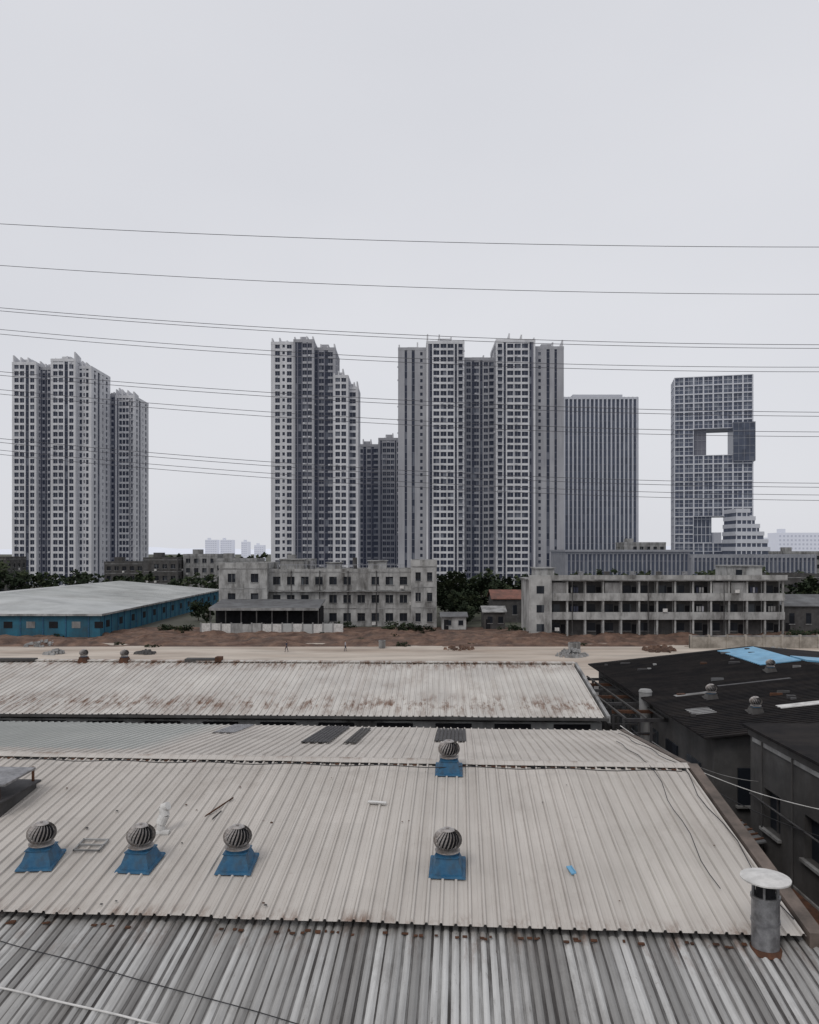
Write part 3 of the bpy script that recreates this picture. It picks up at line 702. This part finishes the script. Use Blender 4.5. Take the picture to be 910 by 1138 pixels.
# ------------------------------------------------------------ rear warehouse
wr=empty('rear_warehouse',(10.25,40,0),-.035)
corr('roof_front_slope',-44,0,lin(0,9.6,10),lambda v:7.35+.147*v,.34,.05,m_r2,wr)
corr('roof_back_slope',-44,0,lin(19,9.6,6),lambda v:7.35+.147*(19.2-v),.34,.05,m_r2,wr)
b=MB(); b.box(-43.8,-.2,.5,18.7,0,7.0,m_plaster)
for i in range(14):
    u=-43+i*3.1; b.box(u,u+1.9,.42,.5,6.2,6.9,m_dark); b.box(u-.1,u+2,.36,.5,6.1,6.2,m_conc)
b.box(-44,.05,-.06,.06,7.2,7.34,m_concd)
b.box(-44,0,9.35,9.85,8.79,8.86,m_r2)
b.hexa([(-.02,0,7.1),(.14,0,7.1),(.14,9.6,8.5),(-.02,9.6,8.5),(-.02,0,7.44),(.14,0,7.44),(.14,9.6,8.85),(-.02,9.6,8.85)],m_conc)
b.obj('walls',parent=wr)
for X,Y in ((-21.3,50.6),(-18.6,50.5)): turbine(X,Y,.8,z=8.72,base=m_rust)
b=MB(); b.box(-27,-24.5,50.4,51,8.8,8.95,m_concd); b.box(-14.6,-12.4,50.2,50.9,8.8,8.97,m_concd); b.box(-12.6,-12.2,50.1,50.7,8.8,9.1,m_rust); b.obj('ridge_skylight_box')

# ------------------------------------------------------------ right-hand buildings
b=MB()
b.box(13.2,40,33.5,54,0,7.9,m_concd)
def roofq(x0,z0,x1,z1,y0,y1,mat,t=.08): b.hexa([(x0,y0,z0),(x1,y0,z1),(x1,y1,z1),(x0,y1,z0),(x0,y0,z0+t),(x1,y0,z1+t),(x1,y1,z1+t),(x0,y1,z0+t)],mat)
roofq(12.6,7.95,24,9.2,33,54.6,m_black); roofq(24,9.2,40,7.95,33,54.6,m_black)
for i in range(70):
    y=33.2+i*.3; roofq(12.6,8.033,24,9.283,y,y+.09,m_black,.03)
roofq(21.4,8.96,23.9,9.24,47.2,53.8,m_panelblue,.1); roofq(24.1,9.25,33,8.55,47.0,49,m_panelblue,.12)
roofq(13.6,8.11,14.7,8.23,37,38.2,m_conc,.06); roofq(17.5,8.55,20.5,8.88,36.4,37.0,m_whitep,.06)
roofq(14.2,8.17,16,8.37,41.2,41.6,m_conc,.07); roofq(17,8.48,21,8.92,42.5,42.8,m_steeld,.07)
b.poly([(13.2,33.5,7.9),(40,33.5,7.9),(24,33.5,9.15)],m_concd)
for i in range(7):
    b.box(14.2+i*3,15.6+i*3,33.4,33.52,5.0,6.6,m_win); b.box(14.1+i*3,15.7+i*3,33.3,33.5,4.9,5.0,m_conc)
for i in range(6):
    b.box(13.1,13.22,35+i*3,36.6+i*3,4.8,6.4,m_win); b.box(13.0,13.2,34.9+i*3,36.7+i*3,4.7,4.8,m_conc)
# tyres / boards / bricks holding the felt down
r=random.Random(77)
for i in range(26):
    x=r.uniform(13.2,23.5); y=r.uniform(34,53); z=8.03+(x-12.6)*.1097; l=r.uniform(.15,.7)
    b.box(x,x+l,y,y+r.uniform(.08,.25),z-.02,z+r.uniform(.08,.16)+l*.05,r.choice([m_concd,m_conc,m_rust,m_steeld,m_darkroof]))
b.obj('dark_roof_workshop')
turbine(15.6,40,.8,z=8.28,base=m_concd); turbine(16.2,36.2,.8,z=8.35,base=m_concd); turbine(21,45,.75,z=8.9,base=m_concd)
b=MB(); b.tube((0,0,0),(0,0,8.3),.34,.34,m_conc,20); b.tube((0,0,8.3),(0,0,8.42),.37,.3,m_conc,20); b.tube((0,0,6),(0,0,6.1),.36,.36,m_rust,20); b.obj('storage_tank',(12.9,42.3,0))
b=MB(); rect=(13.6,30,12,30)
wallwin(b,rect,0,4.4,2,3.0,1.3,1.5,1.2,m_concd,m_win,top=.25,dep=.25)
b.box(13.1,30.4,11.5,30.5,9.1,9.2,m_black)
for i in range(8): b.tube((13.25,13+i*2.3,0),(13.25,13+i*2.3,8.8),.035,.035,m_concd,6)
for z in (2.2,6.6): b.tube((13.2,12,z),(13.2,30,z),.04,.04,m_steeld,6)
b.box(12.7,13.35,22.5,23.5,5,5.7,m_concd)
b.box(12.2,13.35,24,29,4.2,4.3,m_rust)
for i in range(12):
    x=r.uniform(13.4,22); y=r.uniform(22,30); b.box(x,x+r.uniform(.1,.8),y,y+.15,9.2,9.2+r.uniform(.05,.2),r.choice([m_concd,m_conc,m_rust]))
b.obj('concrete_workshop')
b=MB(); b.box(10.4,13.0,29,33.2,0,4.6,m_concd); roofq(10.1,4.7,13.2,5.2,28.6,33.6,m_darkroof,.06)
for i in range(10): roofq(10.1,4.77,13.2,5.27,28.8+i*.48,28.9+i*.48,m_rust,.04)
b.box(10.9,11.9,28.9,29.02,1,3,m_dark); b.obj('passage_shed')
b=MB()
for i in range(7):
    y=39.5+i*2.1
    b.box(10.9,14.0,y,y+.12,7.25,7.42,m_rust if i%2 else m_steeld); b.box(10.9,11.02,y,y+.12,0,7.2,m_steeld); b.box(12.3,12.42,y,y+.12,0,7.2,m_steeld)
    b.box(10.9,12.8,y+.9,y+.98,6.4,6.5,m_steeld)
for x in (10.95,12.0,12.9): b.box(x,x+.08,39.3,52.5,7.43,7.52,m_concd)
b.box(10.8,13.0,39,53,3.8,3.95,m_concd)
for i in range(9): b.box(10.9+r.uniform(0,1.2),12+r.uniform(0,.8),40+i*1.3,40.5+i*1.3,3.95,4.3+r.uniform(0,.8),random.choice([m_steeld,m_rust,m_concd]))
b.obj('steel_frame')

# ------------------------------------------------------------ cables
def cable(name,pts,rad,mat,res=1):
    cu=bpy.data.curves.new(name,'CURVE'); cu.dimensions='3D'; cu.bevel_depth=rad; cu.bevel_resolution=1
    sp=cu.splines.new('POLY'); sp.points.add(len(pts)-1)
    for p,q in zip(sp.points,pts): p.co=(*q,1)
    cu.materials.append(mat); o=bpy.data.objects.new(name,cu); S.collection.objects.link(o); return o
lines=[(32.9,32.0,31.7,1.0),(30.75,29.63,29.26,1.02),(28.56,27.16,26.65,1.0),(28.4,26.98,26.46,1.01),(27.44,25.95,25.49,1.05),(27.2,25.73,25.25,1.05),
(25.26,23.77,23.16,1.0),(25.07,23.56,22.95,1.01),(24.33,22.74,22.14,1.05),(24.1,22.5,21.9,1.06),(21.8,20.14,19.49,1.0),(21.6,19.93,19.28,1.0),(21.2,19.55,18.88,1.06),(20.98,19.3,18.6,1.07)]
for a,m_,c,k in lines:
    pts=[]
    for i in range(61):
        X=-45+1.5*i; t=X/21.16; z=m_+(c-a)/2*t+((a+c)/2-m_)*t*t
        pts.append((X*k,40*k,16+(z-16)*k))
    cable('power_line',pts,.0145,m_wire)
def sag(p,q,s,n=24):
    p=Vector(p);q=Vector(q); return [tuple(p.lerp(q,i/n)-Vector((0,0,s*4*(i/n)*(1-i/n)))) for i in range(n+1)]
def onroof(p,q,dz=.07,wob=.05,n=20):
    out=[]
    for i in range(n+1):
        t=i/n; x=p[0]+(q[0]-p[0])*t+wob*math.sin(i*1.3); y=p[1]+(q[1]-p[1])*t+wob*math.cos(i*.9); out.append((x,y,roofz(x,y)+dz))
    return out
cable('service_cable',sag((9.4,34.5,8.2),(13.1,24,7.9),.5),.016,m_whitep)
cable('service_cable',sag((9.6,33.5,8.3),(13.2,20,8.0),.9),.014,m_cable)
cable('service_cable',sag((9.4,30,8.6),(13.3,29.5,7.2),.3),.013,m_conc)
cable('service_cable',onroof((9.2,34),(8.3,16.8),.07,.1),.013,m_cable)
cable('service_cable',onroof((8.3,31),(7.2,18),.08,.06),.011,m_cable)
cable('service_cable',[(-13+i*.5,25.4+.1*math.sin(i*1.1)-.065*(i*.5-13+11),9.12) for i in range(44)],.014,m_cable)
cable('service_cable',onroof((-9.9,17.1),(-.6,13.7),.07,.015),.010,m_cable)
cable('white_conduit',onroof((-9.3,15.6),(-4.2,14.1),.08,.008),.022,m_whitep)

# ------------------------------------------------------------ rubble & small objects on the lot
r=random.Random(21)
def rubble(name,X,Y,R,H,mat,n=40):
    b=MB()
    for i in range(n):
        a=r.uniform(0,6.28); q=R*math.sqrt(r.random()); z=H*(1-q/R)*r.random(); s=r.uniform(.12,.4)
        x,y=X+math.cos(a)*q,Y+math.sin(a)*q
        b.hexa([(x-s,y-s*r.uniform(.5,1),z-.1),(x+s,y-s,z-.1),(x+s*r.uniform(.5,1),y+s,z-.1),(x-s,y+s*.8,z-.1),(x-s*.5,y-s*.5,z+s),(x+s*.7,y-s*.4,z+s*.8),(x+s*.5,y+s*.6,z+s),(x-s*.6,y+s*.5,z+s*.7)],mat)
    b.obj(name)
rubble('rubble_pile',24.5,118,2.6,1.4,m_conc,70); rubble('rubble_pile',-55,120,1.6,.8,m_conc); rubble('rubble_pile',40,124,3,1.0,m_earth,70)
rubble('rubble_pile',-41,120,1.5,.6,m_concd); rubble('rubble_pile',8,126,2.5,.8,m_earth); rubble('rubble_pile',58,122,2.5,.9,m_conc); rubble('rubble_pile',-62,131,3,1.0,m_conc,60)
for X,Y in ((26,124),(26.9,124.3),(-4.5,127)):
    b=MB(); b.tube((0,0,0),(0,0,1.3),.55,.55,m_conc,20); b.tube((0,0,1.3),(0,0,1.301),.42,.42,m_dark,16); b.tube((0,0,1.1),(0,0,1.2),.6,.6,m_conc,20); b.obj('concrete_pipe_section',(X,Y,0))

# ------------------------------------------------------------ people
def person(X,Y,rz,stride,top,bot):
    root=empty('person',(X,Y,.01),rz)
    J={'pel':(0,0,.93,.135,.10),'sp':(0,0,1.12,.13,.095),'ch':(0,-.01,1.32,.16,.11),'nk':(0,0,1.46,.055,.055),'hd0':(0,.01,1.53,.06,.06),
       'hipL':(-.09,0,.88,.09,.09),'kL':(-.10,stride*.5,.49,.06,.06),'aL':(-.10,stride*.55+.05*(-1),.09,.04,.04),'tL':(-.10,stride*.55+.12,.04,.035,.03),
       'hipR':(.09,0,.88,.09,.09),'kR':(.10,-stride*.25,.49,.06,.06),'aR':(.10,-stride*.75,.10,.04,.04),'tR':(.10,-stride*.75+.15,.04,.035,.03),
       'sL':(-.19,0,1.40,.055,.055),'eL':(-.25,-stride*.3,1.12,.04,.04),'wL':(-.25,-stride*.25+.08,.88,.028,.028),'hL':(-.25,-stride*.2+.11,.80,.03,.02),
       'sR':(.19,0,1.40,.055,.055),'eR':(.25,stride*.3,1.12,.04,.04),'wR':(.25,stride*.45+.08,.89,.028,.028),'hR':(.25,stride*.5+.11,.81,.03,.02)}
    K=list(J); E=[('pel','sp'),('sp','ch'),('ch','nk'),('nk','hd0'),('pel','hipL'),('hipL','kL'),('kL','aL'),('aL','tL'),('pel','hipR'),('hipR','kR'),('kR','aR'),('aR','tR'),
       ('ch','sL'),('sL','eL'),('eL','wL'),('wL','hL'),('ch','sR'),('sR','eR'),('eR','wR'),('wR','hR')]
    me=bpy.data.meshes.new('body'); me.from_pydata([J[k][:3] for k in K],[(K.index(a),K.index(c)) for a,c in E],[])
    o=bpy.data.objects.new('body',me); S.collection.objects.link(o); o.parent=root
    o.modifiers.new('Skin','SKIN'); o.modifiers.new('Sub','SUBSURF').levels=1
    for i,k in enumerate(K): me.skin_vertices[0].data[i].radius=J[k][3:5]
    me.skin_vertices[0].data[0].use_root=True
    dg=bpy.context.evaluated_depsgraph_get(); dg.update(); ev=o.evaluated_get(dg); nm=bpy.data.meshes.new_from_object(ev)
    o.modifiers.clear(); o.data=nm; nm.materials.clear()
    for m in (top,bot,m_skin,m_hair): nm.materials.append(m)
    for p in nm.polygons:
        z=p.center.z; x=abs(p.center.x); p.use_smooth=True
        p.material_index=2 if z>1.47 or (x>.2 and z<1.1) else (3 if z<.09 else (1 if z<.98 else 0))
    hm=bpy.data.meshes.new('head'); bm=bmesh.new(); bmesh.ops.create_uvsphere(bm,u_segments=16,v_segments=12,radius=1)
    for v in bm.verts:
        v.co.x*=.078; v.co.z*=.118; v.co.y*=.097
        if v.co.z<-.04: v.co.x*=.82; v.co.y*=.9
    bm.to_mesh(hm); bm.free(); hm.materials.append(m_skin); hm.materials.append(m_hair)
    for p in hm.polygons: p.use_smooth=True; p.material_index=1 if (p.center.z>.045 or (p.center.y<-.01 and p.center.z>-.05)) else 0
    h=bpy.data.objects.new('head',hm); S.collection.objects.link(h); h.parent=root; h.location=(0,.015,1.63)
    b=MB(); b.tube((0,.105,0),(0,.125,-.03),.008,.016,m_skin,6)
    for s in (-1,1):
        b.tube((s*.03,.098,.005),(s*.03,.101,.005),.01,.01,m_hair,6); b.tube((s*.078,.0,0),(s*.09,-.01,0),.028,.02,m_skin,8)
    b.box(-.025,.025,.088,.096,-.062,-.052,m_redroof); f=b.obj('face',(0,.015,1.63),parent=root)
    for s,hx,hy in ((-1,-.25,-stride*.2+.11),(1,.25,stride*.5+.11)):
        b=MB()
        for i in range(4):
            y=hy-.03+i*.02; l=(.06,.075,.08,.068)[i]
            b.tube((hx,y,.80),(hx-s*.008,y+.005,.80-l*.6),.009,.008,m_skin,6); b.tube((hx-s*.008,y+.005,.80-l*.6),(hx-s*.025,y+.008,.80-l),.008,.006,m_skin,6)
        b.tube((hx-s*.01,hy+.03,.82),(hx-s*.03,hy+.065,.78),.010,.008,m_skin,6); b.obj('fingers',parent=root)
person(-19.4,122,1.2,.35,m_clothA,m_clothA)
person(-10.2,123,-1.4,.28,m_clothB,m_clothA)
